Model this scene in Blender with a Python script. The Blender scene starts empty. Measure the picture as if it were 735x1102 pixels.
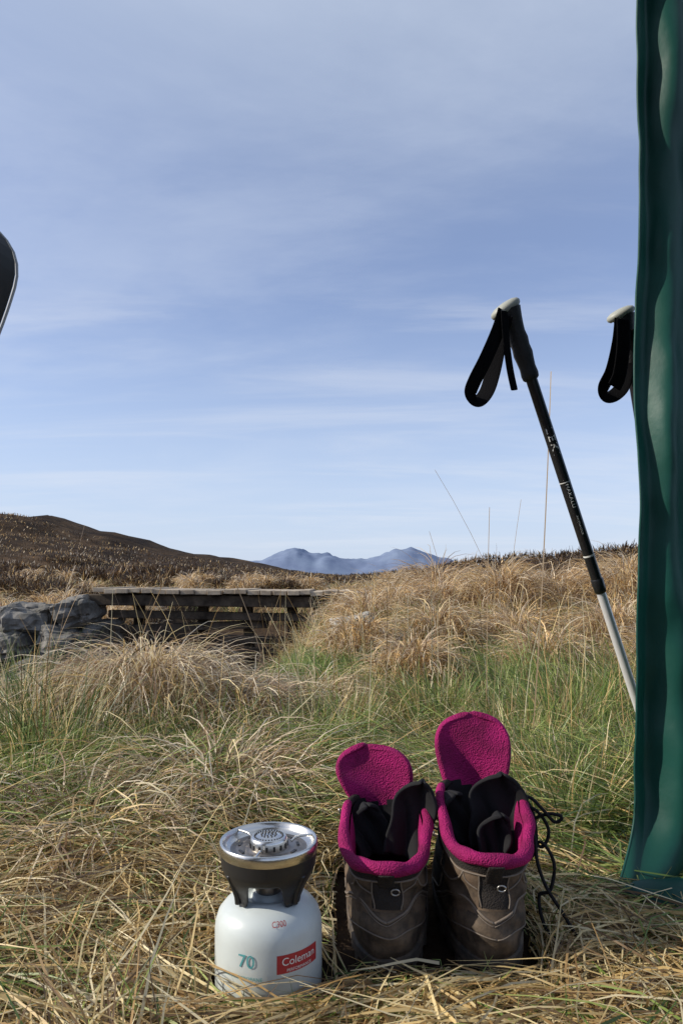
import bpy, math, random
import numpy as np
from mathutils import Vector, Matrix
rng=np.random.default_rng(7); random.seed(7)
S=bpy.context.scene
S.view_settings.view_transform='Standard'; S.view_settings.look='None'; S.view_settings.exposure=0
H=0.43
# ---------------------------------------------------------------- helpers
def link(o,parent=None):
    S.collection.objects.link(o)
    if parent is not None: o.parent=parent
    return o
def empty(name,loc=(0,0,0)):
    e=bpy.data.objects.new(name,None); e.location=loc; e.empty_display_size=.1
    S.collection.objects.link(e); return e
def mesh_obj(name,V,F,mat=None,parent=None,smooth=True,mi=None,mats=None):
    m=bpy.data.meshes.new(name); m.from_pydata([tuple(map(float,v)) for v in V],[],[tuple(map(int,f)) for f in F]); m.update()
    if mats:
        for q in mats: m.materials.append(q)
    elif mat: m.materials.append(mat)
    if smooth: m.polygons.foreach_set('use_smooth',[True]*len(m.polygons))
    if mi is not None: m.polygons.foreach_set('material_index',[int(i) for i in mi])
    o=bpy.data.objects.new(name,m); link(o,parent); return o
def grid_faces(nu,nv,closed=False):
    F=[]
    for j in range(nv-1):
        for i in range(nu if closed else nu-1):
            i2=(i+1)%nu
            F.append((j*nu+i,j*nu+i2,(j+1)*nu+i2,(j+1)*nu+i))
    return F
def lathe(name,prof,mat,parent,n=64,loc=(0,0,0)):
    V=[];
    for r,z in prof:
        for i in range(n):
            a=2*math.pi*i/n; V.append((loc[0]+r*math.cos(a),loc[1]+r*math.sin(a),loc[2]+z))
    return mesh_obj(name,V,grid_faces(n,len(prof),True),mat,parent)
def catmull(P,k=8,closed=False):
    P=[np.array(p,float) for p in P]; out=[]; n=len(P)
    rngi=range(n) if closed else range(n-1)
    for i in rngi:
        if closed: a,b,c,d=P[i-1],P[i],P[(i+1)%n],P[(i+2)%n]
        else: a,b,c,d=P[max(i-1,0)],P[i],P[i+1],P[min(i+2,n-1)]
        for t in np.arange(k)/k:
            out.append(.5*((2*b)+(-a+c)*t+(2*a-5*b+4*c-d)*t*t+(-a+3*b-3*c+d)*t**3))
    if not closed: out.append(P[-1])
    return out
def tube(name,P,r,mat,parent,n=8,closed=False):
    P=[np.array(p,float) for p in P]; N=len(P); V=[]
    up=np.array([.13,.21,.97])
    for i,p in enumerate(P):
        t=(P[(i+1)%N]-P[i-1]) if closed else P[min(i+1,N-1)]-P[max(i-1,0)]
        t=t/(np.linalg.norm(t)+1e-9); a=np.cross(t,up)
        if np.linalg.norm(a)<1e-3: a=np.cross(t,[1,0,0])
        a/=np.linalg.norm(a); b=np.cross(t,a)
        rr=r[i] if hasattr(r,'__len__') else r
        for k in range(n):
            th=2*math.pi*k/n; V.append(p+rr*(math.cos(th)*a+math.sin(th)*b))
    F=grid_faces(n,N,True)
    if closed: F+=[((N-1)*n+k,(N-1)*n+(k+1)%n,(k+1)%n,k) for k in range(n)]
    else: F+=[tuple(range(n))[::-1],tuple((N-1)*n+k for k in range(n))]
    return mesh_obj(name,V,F,mat,parent)
def box(name,c,s,mat,parent,rot=(0,0,0),bev=.01):
    M=Matrix.Translation(c)@(Matrix.Rotation(rot[2],4,'Z')@Matrix.Rotation(rot[1],4,'Y')@Matrix.Rotation(rot[0],4,'X'))
    V=[M@Vector((x*s[0]/2,y*s[1]/2,z*s[2]/2)) for x in(-1,1) for y in(-1,1) for z in(-1,1)]
    F=[(0,1,3,2),(4,6,7,5),(0,4,5,1),(2,3,7,6),(0,2,6,4),(1,5,7,3)]
    o=mesh_obj(name,V,F,mat,parent,smooth=False)
    if bev:
        b=o.modifiers.new('b','BEVEL'); b.width=bev; b.segments=2
    return o
def solid(o,t,off=0,sub=1):
    m=o.modifiers.new('s','SOLIDIFY'); m.thickness=t; m.offset=off
    if sub:
        m=o.modifiers.new('ss','SUBSURF'); m.levels=sub; m.render_levels=sub
# noise
TB=rng.random((256,256))
def vn(x,y,s=0):
    x=np.asarray(x,float)+s*17.3; y=np.asarray(y,float)+s*5.7
    xi=np.floor(x).astype(int); yi=np.floor(y).astype(int); fx=x-xi; fy=y-yi
    fx=fx*fx*(3-2*fx); fy=fy*fy*(3-2*fy)
    g=lambda a,b:TB[a%256,b%256]
    return (g(xi,yi)*(1-fx)+g(xi+1,yi)*fx)*(1-fy)+(g(xi,yi+1)*(1-fx)+g(xi+1,yi+1)*fx)*fy
def fbm(x,y,s=0,o=4):
    r=0;a=.5;t=0
    for k in range(o):
        r=r+a*vn(x*2**k,y*2**k,s+k); t+=a; a*=.5
    return r/t
def sm(x,a,b):
    t=np.clip((np.asarray(x,float)-a)/(b-a),0,1); return t*t*(3-2*t)
def height(x,y):
    x=np.asarray(x,float); y=np.asarray(y,float)
    z=.22*sm(y,8,15)
    z=z+.17*sm(x,-.3,1.2)*sm(y,2.5,6)*(1-sm(y,9,16))
    z=z-.13*sm(-x,.0,.9)*sm(y,1.8,2.7)*(1-sm(y,8,12))
    z=z-.42*sm(-x,.1,.9)*sm(y,2.5,3.9)*(1-sm(y,6.5,9))*(1-.6*sm(-x,4,6))
    z=z+.05*(fbm(x*4,y*4,3)-.5)*(1-.5*sm(y,.5,1.2))
    z=z+.30*(fbm(x*1.1,y*1.1,5)-.5)*sm(y,2.2,5)*(1-.7*sm(-x,0,.8)*(1-sm(y,6,8)))
    z=z+1.0*(fbm(x*.12,y*.12,9)-.5)*sm(y,18,45)
    A=sm(x,-2.75,-2.35)*(1-sm(x,-.55,-.1))*sm(y,4.6,5.4)*(1-sm(y,10,14))
    B=(1-sm(x,-1.0,-.2))*sm(y,4.0,4.8)*(1-sm(y,5.9,6.5))*sm(x,-9,-7)
    z=z-.48*np.maximum(A,B)
    g=lambda cx,cy,a,sx,sy:a*np.exp(-((x-cx)/sx)**2/2-((y-cy)/sy)**2/2)
    hl=g(-40,65,7.4,17,20)+g(-12,80,.9,8,12)
    hl=hl*(1+.45*(fbm(x*.16,y*.16,11)-.5))
    hr=g(10,27,1.0,5,6)+g(24,34,1.2,8,8)
    z=z+hl+hr*(1+.6*(fbm(x*.4,y*.4,12)-.5))
    return z
# ---------------------------------------------------------------- materials
def mat(name,col,rough=.6,metal=0,bump=0,bscale=50,var=0,vscale=8,col2=None,spec=.5,kind='noise',bd=.002,sheen=0):
    m=bpy.data.materials.new(name); m.use_nodes=True; nt=m.node_tree; b=nt.nodes['Principled BSDF']
    b.inputs['Base Color'].default_value=(*col,1); b.inputs['Roughness'].default_value=rough; b.inputs['Metallic'].default_value=metal
    b.inputs['Specular IOR Level'].default_value=spec
    if sheen: b.inputs['Sheen Weight'].default_value=sheen
    tc=nt.nodes.new('ShaderNodeTexCoord')
    if col2 is not None or var:
        n=nt.nodes.new('ShaderNodeTexNoise'); n.inputs['Scale'].default_value=vscale; n.inputs['Detail'].default_value=8; n.inputs['Roughness'].default_value=.65
        nt.links.new(tc.outputs['Object'],n.inputs['Vector'])
        r=nt.nodes.new('ShaderNodeValToRGB'); r.color_ramp.elements[0].position=.38; r.color_ramp.elements[1].position=.64
        c2=col2 if col2 is not None else tuple(c*(1-var) for c in col)
        r.color_ramp.elements[0].color=(*col,1); r.color_ramp.elements[1].color=(*c2,1)
        nt.links.new(n.outputs['Fac'],r.inputs['Fac']); nt.links.new(r.outputs['Color'],b.inputs['Base Color'])
    if bump:
        if kind=='noise':
            t=nt.nodes.new('ShaderNodeTexNoise'); t.inputs['Detail'].default_value=8; out=t.outputs['Fac']
        else:
            t=nt.nodes.new('ShaderNodeTexVoronoi'); out=t.outputs['Distance']
        t.inputs['Scale'].default_value=bscale; nt.links.new(tc.outputs['Object'],t.inputs['Vector'])
        bp=nt.nodes.new('ShaderNodeBump'); bp.inputs['Strength'].default_value=bump; bp.inputs['Distance'].default_value=bd
        nt.links.new(out,bp.inputs['Height']); nt.links.new(bp.outputs['Normal'],b.inputs['Normal'])
    return m
M_mag=mat('magenta_lining',(.33,.008,.115),.8,bump=.9,bscale=520,kind='v',spec=.25,bd=.0014,var=.5,vscale=24)
M_blk=mat('black_softshell',(.014,.014,.016),.85,bump=.5,bscale=60,spec=.2,bd=.003)
M_lea=mat('nubuck',(.125,.088,.060),.85,bump=.9,bscale=90,col2=(.038,.029,.022),vscale=34,spec=.22,bd=.002)
M_lea2=mat('heel_leather',(.040,.031,.024),.7,bump=.8,bscale=70,col2=(.12,.087,.060),vscale=48,spec=.3)
M_tex=mat('dark_textile',(.027,.023,.021),.85,bump=.8,bscale=600,kind='v',spec=.2,bd=.001)
M_pip=mat('piping',(.15,.12,.095),.7,bump=.3,bscale=500)
M_sole=mat('rubber_sole',(.030,.027,.025),.8,bump=.4,bscale=80,col2=(.12,.09,.065),vscale=25)
M_steel=mat('stove_steel',(.66,.64,.60),.26,1,bump=.05,bscale=200)
M_dsteel=mat('burner_steel',(.34,.31,.29),.42,1,bump=.15,bscale=150,var=.4,vscale=30)
M_bpl=mat('black_plastic',(.018,.018,.019),.42,bump=.1,bscale=200)
M_can=mat('canister_paint',(.54,.59,.59),.32,bump=.03,bscale=40,var=.14,vscale=14)
M_red=mat('red_print',(.38,.03,.035),.45); M_wht=mat('white_print',(.75,.75,.72),.45); M_teal=mat('teal_print',(.08,.32,.34),.45)
M_pblk=mat('shaft_black',(.014,.014,.016),.28,bump=.02,bscale=60); M_alu=mat('aluminium',(.80,.80,.82),.35,.35,bump=.03,bscale=100)
M_ring=mat('ring_metal',(.4,.4,.4),.35,.9)
M_grip=mat('grip_rubber',(.012,.012,.014),.65,bump=.5,bscale=350,kind='v',bd=.001)
M_cap=mat('grip_cap',(.33,.34,.30),.5,bump=.05,bscale=100)
M_web=mat('webbing',(.006,.006,.007),.9,bump=.6,bscale=500,kind='v',bd=.001,spec=.04)
M_wood=mat('weathered_wood',(.46,.39,.30),.9,bump=.6,bscale=9,col2=(.24,.19,.14),vscale=6,bd=.01,spec=.2)
M_wood2=mat('shaded_wood',(.12,.095,.07),.9,bump=.6,bscale=9,col2=(.035,.027,.021),vscale=6,bd=.01,spec=.2)  # darker wood for beams and posts, with the underdeck shade painted in
M_stone=mat('stone',(.22,.21,.195),.9,bump=1,bscale=6,col2=(.07,.068,.06),vscale=5,bd=.05,spec=.2)
M_mtn=mat('hazy_mountain',(.15,.19,.29),1,bump=0,col2=(.19,.24,.34),vscale=.012,spec=0)  # blue of the aerial haze is put into the base colour
def tent_mat():
    m=mat('tent_fabric',(.006,.085,.066),.5,bump=.4,bscale=12,var=.3,vscale=4,bd=.008,spec=.45)
    nt=m.node_tree; b=nt.nodes['Principled BSDF']; out=nt.nodes['Material Output']
    t=nt.nodes.new('ShaderNodeBsdfTranslucent'); t.inputs['Color'].default_value=(.012,.20,.14,1)
    mx=nt.nodes.new('ShaderNodeMixShader'); mx.inputs[0].default_value=.25
    nt.links.new(b.outputs[0],mx.inputs[1]); nt.links.new(t.outputs[0],mx.inputs[2]); nt.links.new(mx.outputs[0],out.inputs['Surface'])
    return m
M_tent=tent_mat(); M_trim=mat('tent_trim',(.35,.36,.36),.7); M_tin=mat('tent_backlit_panel',(.015,.017,.017),.8,bump=.1)  # last one: backlit inside of the tent, its shade put into a near-black colour
def blade_mat(name,trans=.36):
    m=bpy.data.materials.new(name); m.use_nodes=True; nt=m.node_tree; b=nt.nodes['Principled BSDF']; out=nt.nodes['Material Output']
    a=nt.nodes.new('ShaderNodeAttribute'); a.attribute_name='Col'
    nt.links.new(a.outputs['Color'],b.inputs['Base Color']); b.inputs['Roughness'].default_value=.42; b.inputs['Specular IOR Level'].default_value=.55
    t=nt.nodes.new('ShaderNodeBsdfTranslucent'); nt.links.new(a.outputs['Color'],t.inputs['Color'])
    mx=nt.nodes.new('ShaderNodeMixShader'); mx.inputs[0].default_value=trans
    nt.links.new(b.outputs[0],mx.inputs[1]); nt.links.new(t.outputs[0],mx.inputs[2]); nt.links.new(mx.outputs[0],out.inputs['Surface'])
    return m
M_gr=blade_mat('grass_blades')
# ---------------------------------------------------------------- ground
N=420
t=np.linspace(-1,1,N); gx=.5*np.sinh(t*9.4)
ty=np.linspace(-.55,1,N); gy=.5*np.sinh(ty*9.4)
GX,GY=np.meshgrid(gx,gy); GZ=height(GX,GY)
V=np.stack([GX,GY,GZ],-1).reshape(-1,3)
me=bpy.data.meshes.new('ground'); nf=(N-1)*(N-1)
ii,jj=np.meshgrid(np.arange(N-1),np.arange(N-1)); a=(jj*N+ii).ravel()
FF=np.stack([a,a+1,a+N+1,a+N],-1).ravel()
me.vertices.add(len(V)); me.vertices.foreach_set('co',V.ravel()); me.loops.add(len(FF)); me.loops.foreach_set('vertex_index',FF)
me.polygons.add(nf); me.polygons.foreach_set('loop_start',np.arange(nf)*4); me.polygons.foreach_set('loop_total',np.full(nf,4))
me.update(calc_edges=True); me.validate(); me.polygons.foreach_set('use_smooth',[True]*nf)
gm=mat('moorland',(.10,.07,.04),.95,bump=.8,bscale=14,spec=.1,bd=.05)
nt=gm.node_tree; b=nt.nodes['Principled BSDF']; tc=[n for n in nt.nodes if n.type=='TEX_COORD'][0]
n1=nt.nodes.new('ShaderNodeTexNoise'); n1.inputs['Scale'].default_value=.35; n1.inputs['Detail'].default_value=12; n1.inputs['Roughness'].default_value=.75
nt.links.new(tc.outputs['Object'],n1.inputs['Vector']); r=nt.nodes.new('ShaderNodeValToRGB')
cr=r.color_ramp; cr.elements[0].position=.42; cr.elements[0].color=(.020,.013,.009,1); cr.elements[1].position=.70; cr.elements[1].color=(.16,.10,.055,1)
e=cr.elements.new(.55); e.color=(.055,.035,.020,1)
nt.links.new(n1.outputs['Fac'],r.inputs['Fac']); nt.links.new(r.outputs['Color'],b.inputs['Base Color'])
me.materials.append(gm); link(bpy.data.objects.new('ground',me))
# ---------------------------------------------------------------- distant mountains
nx,ny=300,30
mx=np.linspace(-1500,1500,nx); my=np.linspace(2300,2900,ny); MX,MY=np.meshgrid(mx,my)
def G(c,a,s): return a*np.exp(-np.abs((MX-c)/s)**1.6)
prof=G(262,92,125)+G(160,36,100)+G(-190,80,140)+G(-60,58,100)+G(60,34,110)+G(-420,60,200)+G(410,42,110)+G(-900,70,300)+G(900,30,400)
prof=prof*(.84+.42*fbm(MX*.014,MY*.006,21,5))
env=np.sin(np.pi*np.clip((MY-2300)/600,0,1))**.8
MZ=-5+prof*env+(fbm(MX*.02,MY*.02,22)-.5)*12*env
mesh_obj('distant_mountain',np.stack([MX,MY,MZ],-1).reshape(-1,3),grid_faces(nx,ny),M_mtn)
# ---------------------------------------------------------------- blades
class Batch:
    def __init__(s): s.V=[];s.F=[];s.C=[];s.n=0
    def add(s,P,az,L,e0,curv,W,col,nseg=4,tip=.15,ex=True,gclamp=True,wob=.15):
        n=len(P); az=np.broadcast_to(az,(n,)).astype(float).copy(); e=np.broadcast_to(e0,(n,)).astype(float).copy()
        L=np.broadcast_to(L,(n,)); W=np.broadcast_to(W,(n,)); curv=np.broadcast_to(curv,(n,))
        pts=[np.array(P,float)]; E=[e.copy()]; AZ=[az.copy()]
        for k in range(nseg):
            d=np.stack([np.cos(e)*np.cos(az),np.cos(e)*np.sin(az),np.sin(e)],-1)
            pts.append(pts[-1]+d*(L/nseg)[:,None]); e=e-curv/nseg; az=az+rng.normal(0,wob,n)
            E.append(e.copy()); AZ.append(az.copy())
        pts=np.stack(pts,1)
        if gclamp:
            hz=height(pts[...,0],pts[...,1])+.004+rng.random(n)[:,None]*.02; hz[:,0]-=.02
            pts[...,2]=np.maximum(pts[...,2],hz)
        keep=np.ones(n,bool)
        if ex:
            x=pts[...,0];y=pts[...,1];z=pts[...,2]
            bad=(((x+.076)**2+(y-.72)**2)<.058**2)
            for bx in (.050,.160): bad|=(np.abs(x-bx)<.055)&(y>.722)&(y<1.02)
            bad|=(x>-.01)&(x<.215)&(y>.70)&(y<1.05)&(z>.045)
            lim=.034+.024*vn(x*40,y*40,5)
            bad|=(x>-.03)&(x<.25)&(y>.56)&(y<.73)&(z>lim)
            bad|=(x>-.15)&(x<=-.03)&(y>.56)&(y<.73)&(z>lim+.018)
            bad|=(x>.28)&(x<.62)&(y>.66)&(y<.99)&(z>lim)
            bad|=(x>.42)&(y>.93)&(y<1.10)&(z>.03)
            keep=~bad.any(1)
        pts=pts[keep]; n=len(pts)
        if n==0:return
        E=np.stack(E,1)[keep]; A=np.stack(AZ,1)[keep]; W=W[keep]; col=np.asarray(col)[keep]
        tw=rng.uniform(-.9,.9,n)[:,None]
        h=np.stack([-np.sin(A),np.cos(A),0*A],-1); nn=np.stack([-np.sin(E)*np.cos(A),-np.sin(E)*np.sin(A),np.cos(E)],-1)
        side=np.cos(tw)[...,None]*h+np.sin(tw)[...,None]*nn
        w=(W[:,None]*np.linspace(1,0,nseg+1)[None]**.6*(1-tip)+W[:,None]*tip)/2
        Lf=pts-side*w[...,None]; R=pts+side*w[...,None]
        v=np.stack([Lf,R],2).reshape(n,-1,3)
        k=(nseg+1)*2; base=(s.n+np.arange(n)*k)[:,None,None]
        f=np.array([[2*j,2*j+1,2*j+3,2*j+2] for j in range(nseg)])[None]+base
        c=np.repeat(col[:,None,:],k,1)
        s.V.append(v.reshape(-1,3)); s.F.append(f.reshape(-1,4)); s.C.append(c.reshape(-1,3)); s.n+=n*k
    def build(s,name,m,parent=None):
        V=np.concatenate(s.V).astype(np.float32);F=np.concatenate(s.F).astype(np.int32);C=np.concatenate(s.C)
        me=bpy.data.meshes.new(name); nf=len(F)
        me.vertices.add(len(V)); me.vertices.foreach_set('co',V.ravel()); me.loops.add(nf*4); me.loops.foreach_set('vertex_index',F.ravel())
        me.polygons.add(nf); me.polygons.foreach_set('loop_start',np.arange(nf,dtype=np.int32)*4); me.polygons.foreach_set('loop_total',np.full(nf,4,np.int32))
        me.update(calc_edges=True)
        at=me.color_attributes.new('Col','FLOAT_COLOR','POINT'); at.data.foreach_set('color',np.concatenate([C,np.ones((len(C),1))],1).astype(np.float32).ravel())
        me.polygons.foreach_set('use_smooth',np.ones(nf,bool)); me.materials.append(m)
        print(name,nf); return link(bpy.data.objects.new(name,me),parent)
STRAW=np.array([[.80,.61,.29],[.88,.73,.41],[.68,.48,.20],[.48,.31,.13],[.92,.80,.52],[.20,.125,.06]])
GREEN=np.array([[.19,.28,.06],[.28,.37,.09],[.10,.17,.04],[.40,.46,.14]])
RUSH=np.array([[.09,.15,.045],[.14,.20,.06],[.06,.10,.03],[.22,.26,.10]])
BLEACH=np.array([[.80,.65,.45],[.88,.76,.57],[.58,.43,.28],[.34,.22,.13]])
GOLD=np.array([[.78,.53,.24],[.66,.43,.18],[.88,.67,.36],[.34,.20,.09]])
DARK=np.array([[.06,.036,.021],[.09,.052,.026],[.035,.023,.016],[.14,.083,.04]])
def pick(pal,n): return pal[rng.integers(0,len(pal),n)]*rng.uniform(.6,1.1,n)[:,None]
def mix(pa,pb,f,n):
    m=(rng.random(n)<f)[:,None]; return np.where(m,pick(pb,n),pick(pa,n))
def scatter(n,y0,y1,marg=.25,pw=1.0,hw=.52):
    y=y0+(y1-y0)*rng.random(n)**pw; x=rng.uniform(-1,1,n)*(hw*y+marg); return x,y
def onground(x,y,dz=0): return np.stack([x,y,height(x,y)+dz],-1)
def inchan(x,y):
    return ((y>3.0)&(y<6.6)&(x<-.20-.05*y))|((x>-2.6)&(x<-.35)&(y>5.0)&(y<11))
g=Batch()
x,y=scatter(50000,.42,1.75,.30)
fl=fbm(x*1.7,y*1.7,31)*9
gf=np.clip(sm(fbm(x*1.5,y*1.5,33),.46,.58)*.6+.62*sm(y,.95,1.35)+.35*sm(x,.25,.6)*sm(y,.8,1.1)+.35*sm(-x,.15,.4)*sm(y,.95,1.15),0.08,.85)
n=len(x); g.add(onground(x,y,rng.uniform(0,.02,n)),fl+rng.normal(0,.8,n),rng.uniform(.06,.26,n),rng.uniform(.02,.38,n)+.45*rng.random(n)*sm(y,.8,1.3),rng.uniform(.1,1.0,n),rng.uniform(.0012,.0042,n),mix(STRAW,GREEN,gf,n),wob=.25)
x,y=scatter(15000,.45,2.2,.3); n=len(x)
g.add(onground(x,y),rng.uniform(0,6.28,n),rng.uniform(.02,.06,n),rng.uniform(.5,1.4,n),rng.uniform(0,1,n),rng.uniform(.0012,.0024,n),mix(GREEN,STRAW,.3,n),nseg=3)
x=rng.uniform(-.35,.85,14000); y=rng.uniform(.5,1.35,14000); n=len(x)
g.add(onground(x,y,.004),rng.uniform(0,6.28,n),rng.uniform(.02,.06,n),rng.uniform(0,.25,n),rng.uniform(0,.5,n),rng.uniform(.0014,.0028,n),mix(STRAW,GREEN,.25,n),nseg=2)
x,y=scatter(1700,.5,2.0,.3); n=len(x)
g.add(onground(x,y),rng.uniform(0,6.28,n),rng.uniform(.2,.38,n),rng.uniform(.2,.9,n),rng.uniform(.8,2.0,n),rng.uniform(.0014,.0028,n),pick(STRAW,n),nseg=6)
# fresh green shoots through the thatch
x,y=scatter(5000,.6,1.6,.3); k=fbm(x*3,y*3,39)>.5; x,y=x[k],y[k]; n=len(x)
g.add(onground(x,y),rng.uniform(0,6.28,n),rng.uniform(.05,.13,n),rng.uniform(.8,1.5,n),rng.uniform(.2,1.2,n),rng.uniform(.0014,.0028,n),pick(GREEN,n),nseg=4)
# middle zone
x,y=scatter(66000,1.4,5.3,.4,.75)
k=~inchan(x,y); x,y=x[k],y[k]; n=len(x)
dens=fbm(x*1.6,y*1.6,41); gf=np.clip(.42+.55*sm(fbm(x*1.1,y*1.1,43),.38,.58)-.38*sm(y,3.2,4.8),.1,.92)
g.add(onground(x,y),fbm(x*1.3,y*1.3,44)*8+rng.normal(0,.9,n),rng.uniform(.06,.16,n)*(1+1.1*sm(dens,.5,.7)),rng.uniform(.4,1.45,n),rng.uniform(.2,1.9,n),rng.uniform(.0018,.0034,n)*(.75+y*.17),mix(STRAW,GREEN,gf,n),nseg=3)
# far zone
x,y=scatter(40000,5,15,.8,.8); k=~inchan(x,y); x,y=x[k],y[k]; n=len(x)
gf=.12+.35*sm(fbm(x*.8,y*.8,47),.45,.6)
g.add(onground(x,y),rng.uniform(0,6.28,n),rng.uniform(.08,.24,n)*(.7+.8*fbm(x,y,48)),rng.uniform(.7,1.5,n),rng.uniform(.2,1.6,n),rng.uniform(.004,.009,n),mix(GOLD,GREEN,gf,n),nseg=3,ex=False)
x,y=scatter(40000,14,60,1,.8,.6); n=len(x)
hd=fbm(x*.25,y*.25,52); f=np.clip(sm(hd,.40,.52)+.65*sm(y,18,38),0,.96)
g.add(onground(x,y),rng.uniform(0,6.28,n),rng.uniform(.10,.26,n),rng.uniform(.8,1.5,n),rng.uniform(.2,1.3,n),rng.uniform(.012,.03,n)*(y/25),mix(GOLD,DARK,f,n),nseg=2,ex=False)
x=rng.uniform(-5,-.2,5000); y=rng.uniform(3.3,10,5000); k=inchan(x,y); x,y=x[k],y[k]; n=len(x)
g.add(onground(x,y),rng.uniform(0,6.28,n),rng.uniform(.06,.2,n),rng.uniform(.5,1.4,n),rng.uniform(.3,1.8,n),rng.uniform(.004,.008,n),mix(DARK,GOLD,.10,n),nseg=3,ex=False)
def tussock(B,cx,cy,n,r0,L,pal,pal2=None,f=0,e=(.7,1.5),cv=(1.0,2.6),w=.003,bias=None,rise=0):
    a=rng.uniform(0,6.28,n); rr=r0*np.sqrt(rng.random(n)); x=cx+rr*np.cos(a); y=cy+rr*np.sin(a)
    z=height(x,y)+rise*(1-(rr/r0)**2)
    az=a+rng.normal(0,.6,n)
    if bias is not None: az=np.where(rng.random(n)<.5,bias+rng.normal(0,.5,n),az)
    col=mix(pal,pal2,f,n) if pal2 is not None else pick(pal,n)
    B.add(np.stack([x,y,z],-1),az,L*rng.uniform(.5,1.15,n),rng.uniform(*e,n),rng.uniform(*cv,n),w*rng.uniform(.6,1.2,n),col,nseg=5,ex=cy<1.6)
T=Batch()
for cx,cy,r,rise,nn,LL in [(-.56,2.0,.28,.20,3200,.25),(-.28,1.95,.16,.12,1200,.21),(-.80,2.2,.20,.13,1300,.23),(-.10,2.35,.2,.06,900,.2),(-1.3,2.3,.3,.08,1300,.22),(-.25,1.35,.22,.07,1100,.22),(-.42,1.15,.18,.05,700,.2)]:
    tussock(T,cx,cy,nn,r,LL,BLEACH,STRAW,.35,e=(.1,1.2),cv=(1.2,3.0),w=.0036,rise=rise)
for cx,cy,nn,LL in [(-.66,1.55,260,.24),(-.78,1.75,260,.28),(-.5,1.7,160,.2),(-.9,2.0,260,.3),(-.38,1.75,140,.2),(-.6,1.35,170,.16),(-.5,1.2,200,.12),(-.66,1.2,200,.13),(-.1,1.7,200,.16),(.62,1.9,300,.22),(.4,1.6,260,.16),(.5,1.35,300,.15),(.38,1.2,260,.13),(.72,1.5,300,.18),(.3,2.2,300,.18),(0.0,1.9,250,.18)]:
    tussock(T,cx,cy,nn,.12,LL,RUSH if cx<-.2 and cy>1.4 else GREEN,STRAW,.3,e=(1.0,1.55),cv=(.1,1.2),w=.003)
spots=[(.15,4.6,.35,.30),(.35,5.0,.4,.4),(.75,5.4,.4,.38),(1.2,5.2,.45,.42),(1.7,5.6,.5,.46),(2.2,5.3,.5,.45),(.15,5.9,.4,.34),(.9,6.6,.5,.5),(1.6,7.2,.55,.5),(2.5,6.8,.5,.5),(3.1,7.4,.6,.5),(.5,3.7,.3,.28),(1.0,3.9,.3,.3),(1.5,3.8,.32,.32),(.1,3.5,.3,.22),(.9,3.0,.25,.24),(1.35,2.9,.25,.24),(.3,2.8,.25,.22),(-3.6,7.6,.4,.35),(-2.9,8.6,.4,.35),(-4.0,8.2,.5,.35),(-4.7,9.0,.5,.4),(.6,8.2,.4,.35),(0.2,8.6,.4,.35)]
for i in range(40):
    yy=random.uniform(8.5,17); xx=random.uniform(-.5,.5)*yy*1.05
    if -2.6<xx<-.2 and yy<11: continue
    spots.append((xx,yy,.45,.3))
for cx,cy,r,LL in spots:
    if bool(inchan(np.array([cx]),np.array([cy]))[0]): continue
    nn=int(900 if cy<4.5 else 950 if cy<8 else 350)
    tussock(T,cx,cy,nn,r*.58,LL*.92,GOLD,BLEACH,.5,e=(.5,1.45),cv=(1.2,2.9),w=.0026+.0009*cy,rise=r*.55)
x,y=scatter(560,1.5,6,.3); k=~inchan(x,y); x,y=x[k],y[k]; n=len(x)
T.add(onground(x,y),rng.uniform(0,6.28,n),rng.uniform(.2,.48,n),rng.uniform(1.2,1.57,n),rng.uniform(0,.6,n),.0018+.0003*y,pick(STRAW,n),nseg=5,tip=.5,wob=.03,ex=False)
def stalk(x,y,L,az,e0,cv):
    T.add(onground(np.array([x]),np.array([y])),az,L,e0,cv,.0034,np.array([[.28,.20,.12]]),nseg=8,tip=.8,wob=.01,ex=False)
stalk(.44,1.6,.92,.3,1.49,-.05); stalk(.53,1.8,.78,3.0,1.35,.35); stalk(.42,2.0,.64,1,1.55,.05); stalk(.36,1.9,.58,2.8,1.45,.2)
stalk(.5,2.2,.7,.2,1.5,.1); stalk(-.2,2.1,.45,2.9,1.4,.3); stalk(-.62,1.9,.5,0.2,1.4,.3); stalk(-.85,2.0,.62,.4,1.5,.2); stalk(-.8,2.3,.6,2.9,1.45,.3)
stalk(-.45,2.5,.5,2.9,1.3,.3); stalk(-.3,2.2,.42,.3,1.4,.2); stalk(-1.0,2.2,.55,.3,1.4,.2); stalk(.2,2.6,.4,.3,1.4,.2)
T.build('grass_tussocks',M_gr)
g.build('grass',M_gr)
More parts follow.
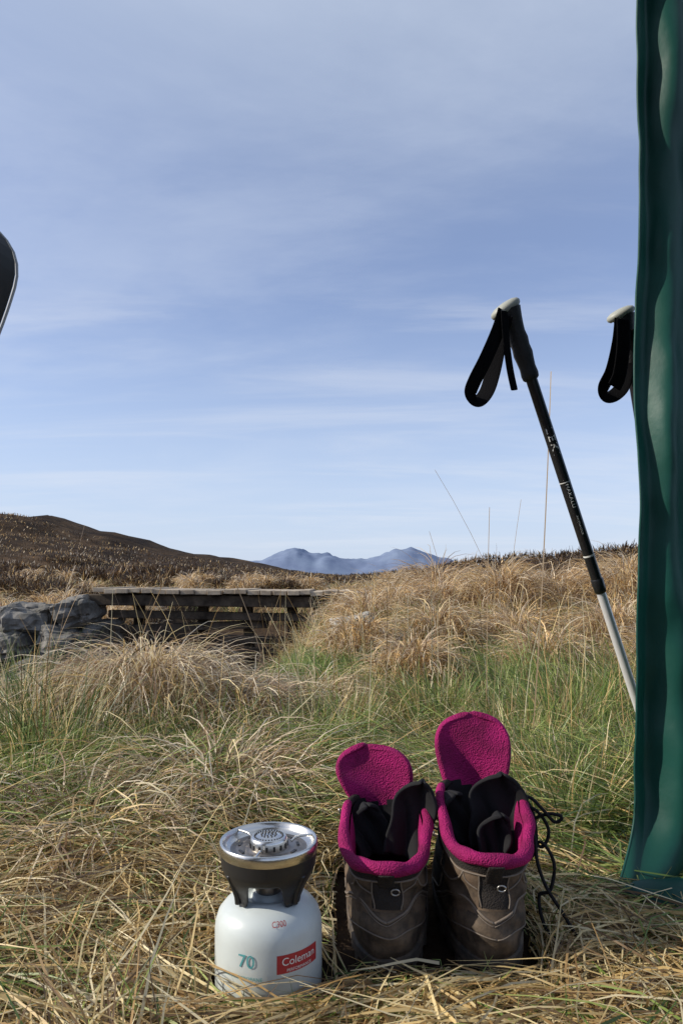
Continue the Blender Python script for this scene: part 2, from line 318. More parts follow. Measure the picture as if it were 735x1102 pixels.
# heather
Hh=Batch()
def dome(cx,cy,r,h,n,L,w):
    a=rng.uniform(0,6.28,n); u=np.sqrt(rng.random(n)); x=cx+r*u*np.cos(a); y=cy+r*u*np.sin(a)
    z=height(x,y)+h*np.sqrt(np.clip(1-u*u,0,1))*(.55+.6*fbm(x*3,y*3,61))*rng.uniform(.3,1,n)
    Hh.add(np.stack([x,y,z],-1),a+rng.normal(0,.7,n),L*rng.uniform(.5,1.3,n),rng.uniform(.2,1.5,n),rng.uniform(-.5,.8,n),w*rng.uniform(.6,1.3,n),mix(DARK,GOLD,.08,n),nseg=2,ex=False,gclamp=False)
for cx,cy,r,h in [(1.3,12,.6,.42),(1.9,12.6,.6,.50),(2.6,12.2,.6,.40),(3.3,13,.7,.4),(4.3,15,.8,.5),(5.2,14.6,.8,.45),(6.2,15.5,.9,.5),(-4.6,11,.7,.4),(-5.6,12,.8,.45),(-6.6,12.6,.8,.5),(-3.8,13,.7,.35),(-2.4,14,.7,.25),(-1.2,13.5,.6,.22),(1.0,9.6,.45,.3),(1.7,9.8,.4,.3),(-5.2,9.4,.5,.3)]:
    dome(cx,cy,r,h,2200,.11,.014)
for i in range(150):
    yy=random.uniform(17,42); xx=random.uniform(-.55,.6)*yy
    dome(xx,yy,random.uniform(.7,1.6),random.uniform(.25,.55)*(1 if xx/yy>.16 or xx/yy<-.2 else .25),450,.22 if (xx/yy>.16 or xx/yy<-.2) else .12,.04)
Hh.build('heather',M_gr)
# ---------------------------------------------------------------- stones
import bmesh
def stone(name,c,s,seed,parent=None,m=M_stone):
    bm=bmesh.new(); bmesh.ops.create_icosphere(bm,subdivisions=4,radius=1)
    r=random.Random(seed); off=Vector((r.uniform(-9,9),r.uniform(-9,9),r.uniform(-9,9)))
    from mathutils import noise
    for v in bm.verts:
        p=v.co.copy(); q=Vector([math.copysign(abs(k)**.6,k) for k in p])
        d=1+.45*noise.noise(p*1.1+off)+.2*noise.noise(p*3+off)+.07*noise.noise(p*8+off)
        v.co=Vector((q.x*s[0]*d,q.y*s[1]*d,q.z*s[2]*d))
    bmesh.ops.rotate(bm,verts=bm.verts,cent=(0,0,0),matrix=Matrix.Rotation(r.uniform(-.3,.3),3,'Z')@Matrix.Rotation(r.uniform(-.25,.25),3,'Y'))
    me=bpy.data.meshes.new(name); bm.to_mesh(me); bm.free(); me.materials.append(m)
    o=bpy.data.objects.new(name,me); o.location=c; return link(o,parent)
ab=empty('stone_abutment')
for i,(c,s) in enumerate([((-3.05,6.9,.06),(.24,.3,.17)),((-2.6,6.85,.12),(.18,.25,.14)),((-2.75,6.75,-.16),(.22,.25,.13)),((-3.2,6.7,-.2),(.22,.3,.14)),((-2.4,6.95,-.12),(.13,.25,.14)),((-3.5,7.1,.0),(.18,.3,.15)),((-2.9,6.6,-.45),(.3,.3,.15)),((-2.4,6.75,-.42),(.24,.3,.16)),((-.1,7.1,0),(.22,.3,.16)),((.1,7.0,.15),(.16,.3,.10)),((-.15,6.9,-.3),(.22,.25,.17)),((-3.5,6.7,-.4),(.2,.2,.14)),((-2.5,6.7,-.65),(.3,.25,.15))]):
    stone('stone_%d'%i,c,s,i+3,ab)
stone('boulder',(.07,4.1,float(height(.07,4.1))+.09),(.12,.10,.10),77,m=mat('pale_rock',(.36,.34,.31),.9,bump=.8,bscale=14,col2=(.20,.19,.17),vscale=9,bd=.01))
# ---------------------------------------------------------------- bridge
br=empty('wooden_footbridge')
xx=-2.45;i=0
while xx<.2:
    w=random.uniform(.11,.14); box('deck_plank_%d'%i,(xx+w/2,7.3+random.uniform(-.03,.03),.315+random.uniform(-.008,.008)-.012*(xx+1)),(w-.008,1.1,.045),M_wood,br,(0,random.uniform(-.03,.03),random.uniform(-.02,.02)),.005); xx+=w; i+=1
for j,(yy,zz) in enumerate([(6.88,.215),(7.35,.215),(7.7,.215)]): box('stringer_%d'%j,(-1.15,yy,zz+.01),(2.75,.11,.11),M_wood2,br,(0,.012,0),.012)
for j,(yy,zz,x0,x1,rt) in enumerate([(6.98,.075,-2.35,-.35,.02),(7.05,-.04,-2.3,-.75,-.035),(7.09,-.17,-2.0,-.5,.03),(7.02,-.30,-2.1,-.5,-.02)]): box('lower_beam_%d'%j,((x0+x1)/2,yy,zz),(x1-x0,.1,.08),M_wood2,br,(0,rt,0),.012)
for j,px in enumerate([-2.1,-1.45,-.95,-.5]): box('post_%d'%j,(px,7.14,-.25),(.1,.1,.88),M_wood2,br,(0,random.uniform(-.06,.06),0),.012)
# ---------------------------------------------------------------- tent
tent=empty('tent')
nu,nv=190,190; V=[]
for j in range(nv):
    v=j/(nv-1); z=v*1.75
    for i in range(nu):
        u=i/(nu-1)
        s=u**1.3*.75
        flare=math.exp(-(z/.06)**2)
        X=.412+s-.06*flare*(1-u)**4+.0014*math.sin(z*7)+.0008*math.sin(z*23+1)
        ph=s/.075*2*math.pi*(1/(1+s*2.2))+.9*math.sin(z*2.3)+z*.7-.4
        A=.013*(1+.8*s)*min(1,s/.02+.1)
        dg=float(vn(s*14+z*5,z*3-s*18,71))-.5; d2=float(vn(s*44+z*14,z*16-s*24,72))-.5
        Y=.955+.25*s+A*math.sin(ph)+.024*dg+.007*d2
        Y-=.07*flare*(.5+.5*math.sin(s*40+1))
        zz=z+.012*math.sin(s*35)*flare-.006*flare
        V.append((X,Y,max(zz,.006) if z<.1 else zz))
o=mesh_obj('door_flap',V,grid_faces(nu,nv),M_tent,tent); solid(o,.0012,0,0)
tube('flap_hem',[ (V[j*nu][0],V[j*nu][1],V[j*nu][2]) for j in range(3,nv)],.0018,M_tent,tent,6)
V=[]
for j in range(20):
    b=j/19
    for i in range(50):
        a=i/49; V.append((.350+.45*a+.03*b,.895-.05*b+.09*a+.012*math.sin(a*22+b*3),.016+.024*math.sin(b*3.1)*(1+.6*math.sin(a*17))*min(1,a*8+.3)+.005*math.sin(a*50)))
solid(mesh_obj('flap_skirt',V,grid_faces(50,20),M_tent,tent),.0012,0,0)
# left door, tied back: its edge bows out into the doorway and returns to the frame
cz=catmull([(0,-.41),(.25,-.32),(.50,-.228),(.555,-.208),(.59,-.195),(.612,-.190),(.63,-.197),(.655,-.222),(.72,-.27),(1.0,-.36),(1.75,-.45)],10)
czz=[c[0] for c in cz]; czx=[c[1] for c in cz]
def lx(z): return float(np.interp(z,czz,czx))
V=[];nu,nv=40,260
for j in range(nv):
    z=1.75*j/(nv-1)
    for i in range(nu):
        u=i/(nu-1); V.append((lx(z)-.28*math.sin(u*1.5)*(1-z/1.9),.40-1.5*u,z))
solid(mesh_obj('side_panel',V,grid_faces(nu,nv),M_tin,tent),.0012,0,0)
tube('door_edge_tape',[(lx(z)+.0006,.402,z) for z in np.linspace(0,1.75,260)],.0009,M_trim,tent,6)
V=[]
for j in range(12):
    f=j/11
    for i in range(12):
        u=i/11; V.append((-.45+.862*f,.40-1.5*u+.555*f,1.75+.06*math.sin(math.pi*f)))
solid(mesh_obj('roof_panel',V,grid_faces(12,12),M_tin,tent),.0012,0,0)
# ---------------------------------------------------------------- boots
def boot(name,loc,rot,hz,sz,tz,tilt,flap,lean=0,laces=False):
    e=empty(name,loc); e.rotation_euler=(0,lean,rot)
    zs=[.028,.04,.055,.07,.085,.10,.115,.132]
    yb=[.004,-.003,-.005,-.002,.004,.008,.006,-.001]
    yf=[.297,.296,.288,.266,.228,.190,.168,.165]
    wd=[.050,.052,.0525,.0515,.0500,.0495,.0505,.0530]
    NU=72
    def surf(u,v,off=0):
        k=np.clip(v,0,1)*(len(zs)-1); q=np.arange(len(zs))
        z=np.interp(k,q,zs); b=np.interp(k,q,yb); f=np.interp(k,q,yf); w=np.interp(k,q,wd)
        s=(1-math.cos(u))/2
        fw=np.interp(s,[0,.15,.35,.7,.9,1],[.90,.93,.90,1.0,.95,.85]); fw=fw*(1-v)+.98*v
        xs=math.copysign(abs(math.sin(u))**.80,math.sin(u))
        x=(w*fw+off)*xs; y=b-off+(f-b+2*off)*s
        top=hz+(sz-hz)*float(sm(s,.08,.7)); lowtop=.132
        vv=max(0,(v-.35)/.65); z=z*(1+(top/lowtop-1)*vv)
        z=float(z); cw=math.exp(-((v-.62)/.22)**2)
        x=float(x)+.0016*math.sin(z*150+u*3)*math.sin(u*5+1)
        y=float(y)+.0012*math.sin(z*190+u*6)+.0042*cw*math.sin(z*230+math.sin(u*2+hz*90)*3)*(1-abs(math.cos(u))**6)
        x*=1+.04*cw*math.sin(z*210+u*1.5+hz*50)
        return np.array([x,y,z])
    NV=44; V=[];F=grid_faces(NU,NV,True);mi=[]
    for j in range(NV):
        for i in range(NU): V.append(surf(2*math.pi*i/NU,j/(NV-1)))
    for j in range(NV-1):
        for i in range(NU):
            u=2*math.pi*(i+.5)/NU; au=min(u,2*math.pi-u); v=(j+.5)/(NV-1)
            if v>.88: m=2
            elif au<.22 and v>.55: m=2
            elif v<.42+.12*math.cos(au*2.2) and au<1.25: m=1
            elif v<.16: m=3
            elif 1.35<au<1.9 and v>.3: m=2
            else: m=0
            mi.append(m)
    mesh_obj('upper',V,F,None,e,mi=mi,mats=[M_lea,M_lea2,M_tex,M_sole])
    lim=2.02
    rim=[surf(a,1,-.004)+np.array([0,0,.001+.0018*math.sin(a*4+hz*70)]) for a in np.linspace(-lim,lim,80)]
    rr=[.0076*min(1,.45+.55*math.sin(math.pi*i/79)**.5)*(1+.10*math.sin(i*.5)) for i in range(80)]
    tube('collar_rim',rim,rr,M_mag,e,12)
    tube('collar_front',[surf(a,1,-.004) for a in np.linspace(lim-.03,2*math.pi-lim+.03,30)],.005,M_tex,e,10)
    V=[];mi=[]
    for j in range(10):
        d=j/9
        for i in range(NU):
            p=surf(2*math.pi*i/NU,1,-.011-.004*math.sin(d*3.1)); p[2]-=d*.085; V.append(p)
    for j in range(9):
        for i in range(NU):
            u=2*math.pi*(i+.5)/NU; au=min(u,2*math.pi-u); mi.append(0 if au<1.75 and j<5 else 1)
    mesh_obj('lining',V,grid_faces(NU,10,True),None,e,mi=mi,mats=[M_mag,M_blk])
    V=[]
    for r in (1,.02):
        for i in range(NU):
            p=surf(2*math.pi*i/NU,1,-.008); c=np.array([0,.075,0]); q=c+(p-c)*r; q[2]=.05; V.append(q)
    mesh_obj('insole',V,grid_faces(NU,2,True),M_blk,e)
    def seam(pts,r=.0013,m=M_pip):
        P=[surf(a,b,.0006) for a,b in catmull(pts,8)]; tube('seam',P,r,m,e,6)
    for s in (1,-1):
        seam([(s*0.0,.44),(s*.3,.52),(s*.6,.60),(s*.9,.55),(s*1.25,.34),(s*1.5,.16)],.0014)
        seam([(s*0.0,.41),(s*.3,.49),(s*.6,.57),(s*.88,.52),(s*1.2,.32),(s*1.45,.14)],.0006)
        seam([(s*.22,.56),(s*.24,.7),(s*.25,.86)],.0009)
        seam([(s*0.05,.87),(s*.5,.87),(s*1.0,.87),(s*1.6,.87),(s*2.2,.87)],.0011)
        seam([(s*1.35,.86),(s*1.33,.6),(s*1.36,.34),(s*1.7,.22)],.0011)
        seam([(s*0.0,.30),(s*.4,.33),(s*.8,.26),(s*1.2,.12)],.0008)
        seam([(s*.62,.86),(s*.75,.72),(s*1.0,.64),(s*1.33,.62)],.0011)
        seam([(s*.25,.72),(s*.5,.78),(s*.62,.86)],.0008)
    P=[surf(0,.80,.001),surf(0,.9,.003),surf(0,.98,.005)]
    V=[]
    for p in catmull(P,5):
        for a in (-1,-.5,0,.5,1): V.append((p[0]+a*.009,p[1]+.001*a*a,p[2]))
    solid(mesh_obj('heel_tab',V,grid_faces(5,len(V)//5),M_tex,e),.002,0,1)
    c=surf(.10,.76,.003)
    tube('metal_ring',[c+np.array([.0045*math.cos(t),-.002,.0032*math.sin(t)]) for t in np.linspace(0,6.28,14)[:-1]],.0009,M_ring,e,6,True)
    for s in (1,-1):
        for k,(uu,vv) in enumerate([(2.0,.93),(2.1,.78),(2.2,.64),(2.3,.52)]):
            p=surf(s*uu,vv,.003); tube('lace_hook',[p,p+np.array([s*.005,0,.001]),p+np.array([s*.006,0,.006])],.0018,M_dsteel,e,6)
    V=[];lv=[(0.0,.0),(.004,.002),(.016,.001),(.020,.003),(.030,.003),(.033,-.002)]
    NS=160
    for z,off in lv:
        for i in range(NS):
            u=2*math.pi*i/NS; p=surf(u,.0,off+.001); lug=.0035 if (z<.018 and (i//4)%2==0) else 0
            s=(1-math.cos(u))/2
            zz=z+(.012*float(sm(s,.85,1)))
            if z<.003 and .33<s<.45: zz+=.008
            V.append((p[0]*(1-lug/.05),p[1]+(lug if s<.5 else -lug)*abs(math.cos(u)),zz))
    F=grid_faces(NS,len(lv),True)+[tuple(range(NS))[::-1]]
    mesh_obj('sole',V,F,M_sole,e,smooth=False)
    # tongue
    nu,nv=21,24;V=[];mi=[]
    for j in range(nv):
        b=j/(nv-1)
        w=(.030+.0175*float(sm(b,.25,.8)))
        if b>.72: w*=math.sqrt(max(0,1-((b-.72)/.28)**3.2))*.97+.03
        for i in range(nu):
            a=-1+2*i/(nu-1)
            x=a*w; z=.09+(tz-.09)*b; y=.138+.026*b-.018*a*a*(1-.5*b)+.004*math.sin(b*6)+.003*math.sin(a*3+b*9+tz*60)
            z+=.004*a*b*math.sin(tz*300)
            ca=math.cos(tilt*b);sa=math.sin(tilt*b)
            x2=x*ca+(z-.09)*sa; z2=.09+(z-.09)*ca-x*sa
            V.append((x2,y,z2))
    for j in range(nv-1):
        for i in range(nu-1): mi.append(0 if j/(nv-1)>.42+.1*abs(i/10-1) else 1)
    o=mesh_obj('tongue',V,grid_faces(nu,nv),None,e,mi=mi,mats=[M_mag,M_blk])
    s=o.modifiers.new('s','SOLIDIFY'); s.thickness=.009; s.offset=0
    s=o.modifiers.new('ss','SUBSURF'); s.levels=1; s.render_levels=2
    for fi,(fx,fy,fz,fw,fh,ft,fr) in enumerate(flap):
        V=[];nu,nv=17,18
        for j in range(nv):
            b=j/(nv-1); w=fw*(.75+.25*math.sin(b*2.5))
            if b>.5: w*=math.sqrt(max(0,1-((b-.5)/.5)**2.2))*.97+.03
            for i in range(nu):
                a=-1+2*i/(nu-1); x=a*w*(1+.08*math.sin(b*11+fi*2)); z=fh*b; y=-.014*a*a+.012*math.sin(b*3)+.0035*math.sin(a*6+b*9+fi)
                p=Matrix.Rotation(fr,3,'Z')@Matrix.Rotation(ft,3,'Y')@Vector((x,y,z)); V.append((fx+p.x,fy+p.y,fz+p.z))
        solid(mesh_obj('gusset_%d'%fi,V,grid_faces(nu,nv),M_blk,e),.005,0,2)
    if laces:
        for k,P in enumerate([[(.045,.13,.16),(.062,.125,.165),(.075,.11,.155),(.088,.105,.142),(.095,.10,.15),(.082,.11,.150),(.066,.12,.14)],
                  [(.05,.12,.145),(.062,.10,.13),(.064,.09,.10),(.072,.08,.075),(.088,.07,.05),(.10,.06,.03)],
                  [(.05,.13,.13),(.060,.115,.10),(.070,.10,.12),(.083,.09,.10),(.078,.085,.07),(.066,.09,.06),(.07,.08,.03),(.085,.06,.018)],
                  [(.045,.14,.17),(.066,.13,.15),(.070,.12,.11),(.062,.12,.09)],
                  [(.05,.13,.155),(.07,.12,.15),(.082,.11,.13),(.074,.11,.11),(.060,.12,.12)]]):
            tube('lace_%d'%k,catmull(P,8),.0021,M_blk,e,7)
    P=[]
    for k in range(7):
        z=.085+k*.0125; y=.245-k*.016
        P.append(((-1)**k*.026,y,z)); P.append((0,y+.008,z+.004))
    tube('front_lacing',catmull(P,5),.0019,M_blk,e,6)
    return e
boot('hiking_boot',(.050,.722,.0),-.05,.124,.158,.222,-.16,[(.018,.09,.105,.026,.095,.30,-.2),(-.016,.105,.10,.022,.064,-.12,.3)],lean=-.02)
boot('hiking_boot',(.161,.720,.0),-.05,.134,.178,.262,-.03,[(.012,.09,.115,.034,.090,.12,-.05),(.004,.07,.105,.019,.060,.22,.1),(-.028,.10,.115,.019,.067,-.2,.6)],laces=True)
# ---------------------------------------------------------------- text helper
def text_mesh(s,size,sp=1):
    c=bpy.data.curves.new('t','FONT'); c.body=s; c.size=size; c.align_x='CENTER'; c.align_y='CENTER'; c.resolution_u=4; c.space_character=sp
    o=bpy.data.objects.new('t',c); S.collection.objects.link(o); bpy.context.view_layer.update()
    dg=bpy.context.evaluated_depsgraph_get(); me=bpy.data.meshes.new_from_object(o.evaluated_get(dg))
    V=[v.co.copy() for v in me.vertices]; F=[tuple(p.vertices) for p in me.polygons]
    bpy.data.objects.remove(o); return V,F
# ---------------------------------------------------------------- stove
sc=(-.076,.72,.0)
st=empty('camping_stove',sc)
lathe('gas_canister',[(.001,.004),(.042,.004),(.046,.0),(.0515,.003),(.0548,.010),(.0555,.014),(.0555,.070),(.0548,.078),(.052,.087),(.046,.0945),(.037,.0995),(.028,.102),(.026,.103),(.0235,.102),(.019,.1005),(.0175,.1015),(.0165,.106),(.001,.106)],M_can,st,96)
lathe('canister_foot_ring',[(.0525,.0),(.0562,.002),(.0565,.006),(.0552,.0085)],M_steel,st,96)
lathe('valve_body',[(.001,.105),(.013,.105),(.014,.108),(.014,.118),(.011,.120),(.009,.122),(.009,.146),(.001,.146)],M_dsteel,st,32)
na,nt_=144,16; V=[]
for j in range(nt_):
    t_=j/(nt_-1)
    for i in range(na):
        a=2*math.pi*i/na; leg=0
        for la in (math.radians(-142),math.radians(-38),math.radians(90)):
            d=abs((a-la+math.pi)%(2*math.pi)-math.pi); leg=max(leg,1-float(sm(d,.26,.60)))
        zl=.128-.027*leg; z=.151+(zl-.151)*t_
        r=float(np.interp(z,[.099,.105,.114,.126,.135,.151],[.0350,.0345,.0375,.044,.0478,.0492]))
        V.append((r*math.cos(a),r*math.sin(a),z))
solid(mesh_obj('support_shroud',V,grid_faces(na,nt_,True),M_bpl,st),.0022,0,0)
for la in (-142,-38,90):
    a=math.radians(la); P=[(r*math.cos(a),r*math.sin(a),z) for r,z in [(.047,.134),(.041,.120),(.0375,.110),(.0365,.1025)]]
    tube('leg_rib',catmull(P,5),.0032,M_bpl,st,8)
lathe('burner_rim',[(.0485,.146),(.0505,.149),(.0512,.156),(.0508,.1595),(.0495,.1605),(.0478,.1595),(.0462,.156),(.0445,.1528),(.0400,.1515)],M_steel,st,96)
lathe('burner_plate',[(.0402,.1514),(.036,.1500),(.033,.1520),(.028,.1525),(.026,.1500),(.021,.1500),(.0205,.151),(.001,.151)],M_dsteel,st,96)
lathe('burner_head',[(.0195,.150),(.0195,.1595),(.0185,.1625),(.0165,.1635),(.013,.1630),(.011,.1640),(.001,.1645)],M_steel,st,64)
k=0
for R,nh in ((.0042,7),(.0078,12),(.0148,30)):
    for i in range(nh):
        a=2*math.pi*i/nh; h1=.1652 if R<.012 else .1640
        lathe('burner_port_%d'%k,[(.0009,.1625),(.0009,h1),(.0001,h1)],M_bpl,st,6,(R*math.cos(a),R*math.sin(a),0)); k+=1
for i in range(16):
    a=2*math.pi*i/16; box('side_slot_%d'%i,(.0196*math.cos(a),.0196*math.sin(a),.1555),(.001,.0022,.005),M_bpl,st,(0,0,a),0)
for i in range(9):
    a=2*math.pi*i/9+.2; box('plate_slot_%d'%i,(.0305*math.cos(a),.0305*math.sin(a),.1526),(.003,.009,.0010),M_bpl,st,(0,0,a),0)
for la in (-100,20,140):
    a=math.radians(la); P=[(r*math.cos(a),r*math.sin(a),z) for r,z in [(.047,.158),(.040,.1585),(.030,.1580),(.024,.154)]]
    tube('pan_support',catmull(P,4),.0013,M_steel,st,6)
tube('valve_stem',[(-.012,.0,.113),(-.03,.012,.112),(-.046,.02,.111)],.002,M_steel,st)
def wrap(s,size,ang,z,m,name,r=.0558,shoulder=False):
    V,F=text_mesh(s,size); out=[]
    for v in V:
        a=math.radians(ang)+v.x/r
        if shoulder:
            rr=.048+(-v.y)*.8; zz=float(np.interp(rr,[.037,.046,.052,.0548],[.0995,.0945,.087,.078]))+.0010; rr+=.0007
            out.append((rr*math.cos(a),rr*math.sin(a),zz))
        else: out.append(((r+.0004)*math.cos(a),(r+.0004)*math.sin(a),z+v.y))
    mesh_obj(name,out,F,m,st,smooth=False)
V=[]
for j in range(2):
    for i in range(24):
        a=math.radians(-76+50*i/23); V.append((.0558*math.cos(a),.0558*math.sin(a),.048+.018*j))
mesh_obj('red_label',V,grid_faces(24,2),M_red,st)
wrap('Coleman',.0108,-51,.0592,M_wht,'label_text',.0560); wrap('PERFORMANCE',.0042,-51,.0508,M_wht,'label_text_small',.0560)
wrap('70',.018,-107,.060,M_teal,'canister_number'); wrap('BUTANE PROPANE',.0050,-112,.044,M_teal,'canister_small_text')
wrap('C300',.0065,-72,0,M_red,'model_text',.048,True)
# ---------------------------------------------------------------- poles
def pole(name,tip,top,K=1.2):
    tip=Vector(tip); top=Vector(top); ax=(top-tip); L=ax.length; ax.normalize()
    e=empty(name,tip)
    xa=Vector((1,0,0)); xa=(xa-ax*xa.dot(ax)).normalized(); ya=ax.cross(xa)
    R=Matrix((xa,ya,ax)).transposed()
    e.matrix_world=Matrix.Translation(tip)@R.to_4x4()
    KK=lambda pr:[(r*K,z) for r,z in pr]
    lathe('tip',[(.0002,-.02),(.003,-.01),(.0045,.02),(.0055,.05),(.0065,.06),(.0065,.0605)],M_pblk,e,20)
    lathe('basket',[(.006,.055),(.025,.058),(.026,.060),(.02,.063),(.007,.068)],M_pblk,e,32)
    z2=L*.468
    lathe('lower_shaft',KK([(.0068,.06),(.0068,z2)]),M_alu,e,24)
    lathe('lower_shaft_collar',KK([(.0070,z2-.012),(.0086,z2-.010),(.0090,z2),(.0090,z2+.014),(.0080,z2+.016)]),M_pblk,e,24)
    lathe('upper_shaft',KK([(.0080,z2+.010),(.0080,L-.125)]),M_pblk,e,32)
    g0=L-.135
    lathe('grip',[(r*1.08,z) for r,z in [(.0098,g0),(.0125,g0+.003),(.0135,g0+.010),(.0125,g0+.022),(.0135,g0+.034),(.0150,g0+.046),(.0138,g0+.058),(.0150,g0+.070),(.0136,g0+.082),(.0145,g0+.094),(.0158,g0+.105),(.0175,g0+.116),(.0185,g0+.122)]],M_grip,e,32)
    o=lathe('grip_cap',[(.0180,0),(.0215,.004),(.0225,.009),(.0205,.014),(.0140,.018),(.006,.0195),(.0001,.020)],M_cap,e,32)
    o.location=(-.003,0,g0+.118); o.scale=(1.2,.95,.9); o.rotation_euler=(0,-.22,0)
    r0=.0080*K
    lathe('shaft_band',[(r0+.0003,z2+.06),(r0+.0003,z2+.063)],M_wht,e,24)
    lathe('shaft_band',[(r0+.0003,z2+.20),(r0+.0003,z2+.2015)],M_wht,e,24)
    for s,size,zc,sp in (('LEKI',.0235,L-.245,1.2),('MAKALU',.0105,L-.345,1.1),('ANTISHOCK',.006,L-.40,1.1)):
        Vt,F=text_mesh(s,size,sp); out=[]
        for v in Vt:
            a=-math.pi/2-.1+v.y*.72/r0; out.append(((r0+.0004)*math.cos(a),(r0+.0004)*math.sin(a),zc-v.x))
        mesh_obj('shaft_lettering',out,F,M_wht,e,smooth=False)
    return e
def ribbon(name,P,w,parent_world,mixy=.75):
    P=catmull(P,8); V=[]
    for i,p in enumerate(P):
        t_=P[min(i+1,len(P)-1)]-P[max(i-1,0)]; t_/=np.linalg.norm(t_)+1e-9
        n_=np.cross(t_,[0,1,0]); n_/=np.linalg.norm(n_)+1e-9; d=n_*(1-mixy)+np.array([.0,1,0])*mixy; d/=np.linalg.norm(d)
        for a in (-1,0,1): V.append(p+d*a*w/2)
    o=mesh_obj(name,V,grid_faces(3,len(P)),M_web); solid(o,.002,0,1)
    o.parent=parent_world; o.matrix_parent_inverse=parent_world.matrix_world.inverted()
    return o
p1=pole('trekking_pole',(.630,1.32,0),(.275,1.15,.896))
bpy.context.view_layer.update()
def rel(pts,ox,oz,Y,dy): return [(ox+a*Y/741,Y+d,oz-b*Y/741) for (a,b),d in zip(pts,dy)]
ox,oz=.275,.896
ribbon('wrist_strap',rel([(-4,12),(-12,36),(-26,68),(-37,90),(-40,102),(-31,108),(-20,96),(-13,74),(-8,44),(-3,18)],ox,oz,1.14,[0,-.01,-.015,-.01,0,.012,.02,.02,.01,0]),.030,p1,.42)
ribbon('strap_tail',rel([(-6,16),(-4,46),(0,78),(5,102)],ox,oz,1.125,[0]*4),.015,p1,.3)
p2=pole('trekking_pole',(.76,1.47,0),(.530,1.30,.945))
bpy.context.view_layer.update()
ox,oz=.530,.945
ribbon('wrist_strap',rel([(-5,14),(-10,42),(-18,73),(-25,90),(-20,98),(-8,94),(2,82),(6,58),(2,26)],ox,oz,1.29,[0,-.01,-.015,-.01,0,.01,.015,.02,.0]),.030,p2,.35)
ribbon('strap_tail',rel([(-6,18),(-6,48),(-10,78),(-16,92)],ox,oz,1.27,[0]*4),.030,p2,.2)
# ---------------------------------------------------------------- light
to_sun=Vector((-.85,-.10,.50)).normalized()
sd=bpy.data.lights.new('sun','SUN'); sd.energy=5.0; sd.angle=math.radians(.5); sd.color=(1,.92,.78)
so=bpy.data.objects.new('sun',sd); so.rotation_euler=to_sun.to_track_quat('Z','Y').to_euler(); link(so)
el=math.asin(to_sun.z); azs=math.atan2(to_sun.x,to_sun.y)
w=bpy.data.worlds.new('World'); S.world=w; w.use_nodes=True; nt=w.node_tree; bg=nt.nodes['Background']; bg.inputs['Strength'].default_value=.132
L_=nt.links.new
sky=nt.nodes.new('ShaderNodeTexSky'); sky.sky_type='NISHITA'; sky.sun_disc=False; sky.sun_elevation=el; sky.sun_rotation=azs%(2*math.pi)
sky.air_density=1.0; sky.dust_density=.5; sky.ozone_density=3
tint=nt.nodes.new('ShaderNodeMix'); tint.data_type='RGBA'; tint.blend_type='MULTIPLY'; tint.inputs[0].default_value=1; L_(sky.outputs[0],tint.inputs[6]); tint.inputs[7].default_value=(1.30,1.15,1.25,1)
tc=nt.nodes.new('ShaderNodeTexCoord'); sep=nt.nodes.new('ShaderNodeSeparateXYZ'); L_(tc.outputs['Generated'],sep.inputs[0])
def MR(src,a,b,c,d,smooth=True):
    m=nt.nodes.new('ShaderNodeMapRange'); m.inputs['From Min'].default_value=a; m.inputs['From Max'].default_value=b; m.inputs['To Min'].default_value=c; m.inputs['To Max'].default_value=d
    if smooth: m.interpolation_type='SMOOTHSTEP'
    L_(src,m.inputs['Value']); return m.outputs[0]
def MIX(fac,a,col):
    m=nt.nodes.new('ShaderNodeMix'); m.data_type='RGBA'; L_(fac,m.inputs[0]); L_(a,m.inputs[6]); m.inputs[7].default_value=(*col,1); return m.outputs[2]
hz=MIX(MR(sep.outputs['Z'],-.02,.42,.82,.18),tint.outputs[2],(4.4,5.3,6.8))
hz=MIX(MR(sep.outputs['Z'],.42,.72,0.0,.5),hz,(5.0,5.7,6.7))
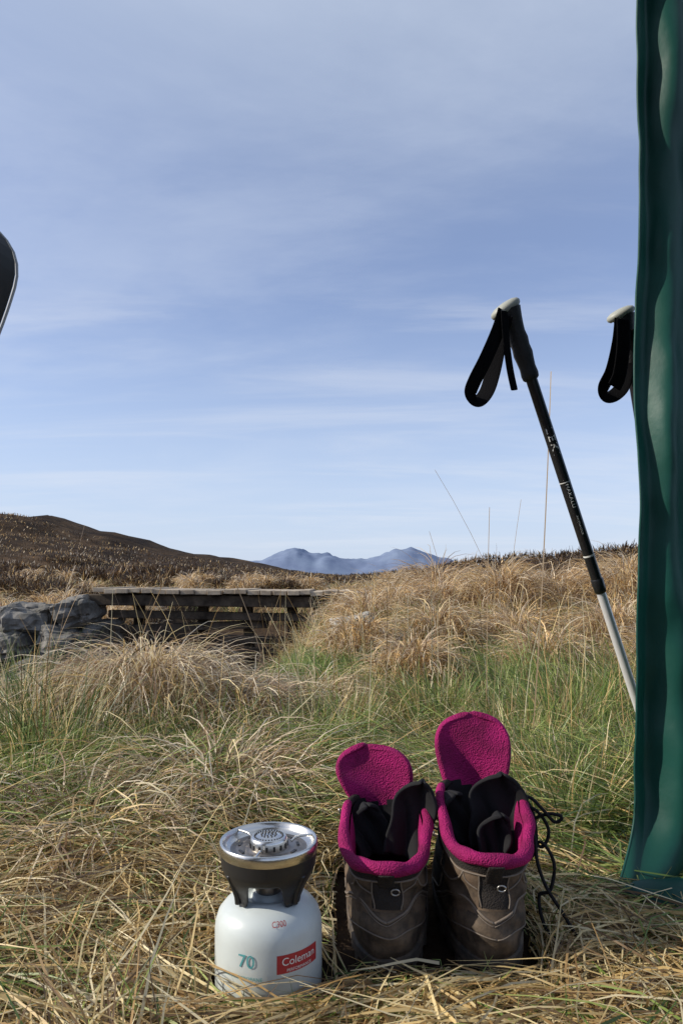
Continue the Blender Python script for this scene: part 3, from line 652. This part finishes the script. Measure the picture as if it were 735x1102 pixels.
ad=nt.nodes.new('ShaderNodeMath'); ad.operation='ADD'; ad.inputs[1].default_value=.12; L_(sep.outputs['Z'],ad.inputs[0])
mxx=nt.nodes.new('ShaderNodeMath'); mxx.operation='MAXIMUM'; mxx.inputs[1].default_value=.05; L_(ad.outputs[0],mxx.inputs[0])
dx=nt.nodes.new('ShaderNodeMath'); dx.operation='DIVIDE'; L_(sep.outputs['X'],dx.inputs[0]); L_(mxx.outputs[0],dx.inputs[1])
dy=nt.nodes.new('ShaderNodeMath'); dy.operation='DIVIDE'; L_(sep.outputs['Y'],dy.inputs[0]); L_(mxx.outputs[0],dy.inputs[1])
cb=nt.nodes.new('ShaderNodeCombineXYZ'); L_(dx.outputs[0],cb.inputs[0]); L_(dy.outputs[0],cb.inputs[1])
def cirrus(rot,sc,scale,lo,hi,seedz):
    mp=nt.nodes.new('ShaderNodeMapping'); mp.inputs['Rotation'].default_value=(0,0,math.radians(rot)); mp.inputs['Scale'].default_value=(*sc,1); mp.inputs['Location'].default_value=(seedz,seedz*.7,seedz); L_(cb.outputs[0],mp.inputs[0])
    nz=nt.nodes.new('ShaderNodeTexNoise'); nz.inputs['Scale'].default_value=scale; nz.inputs['Detail'].default_value=9; nz.inputs['Roughness'].default_value=.6; nz.inputs['Distortion'].default_value=.5; L_(mp.outputs[0],nz.inputs['Vector'])
    return MR(nz.outputs['Fac'],.44,.72,lo,hi)
c1=MIX(cirrus(60,(.6,1.0),.9,0.0,.34,3.1),hz,(5.2,5.8,6.9))
c2=MIX(cirrus(68,(.4,1.7),1.2,0.0,.32,7.7),c1,(6.0,6.3,6.9))
L_(c2,bg.inputs['Color'])
# ---------------------------------------------------------------- camera
cd=bpy.data.cameras.new('camera'); cd.sensor_fit='HORIZONTAL'; cd.sensor_width=36; cd.lens=36*741/735; cd.shift_y=74/735; cd.clip_start=.02; cd.clip_end=20000
co=bpy.data.objects.new('camera',cd); co.location=(0,0,H); co.rotation_euler=(math.pi/2,0,0); link(co); S.camera=co
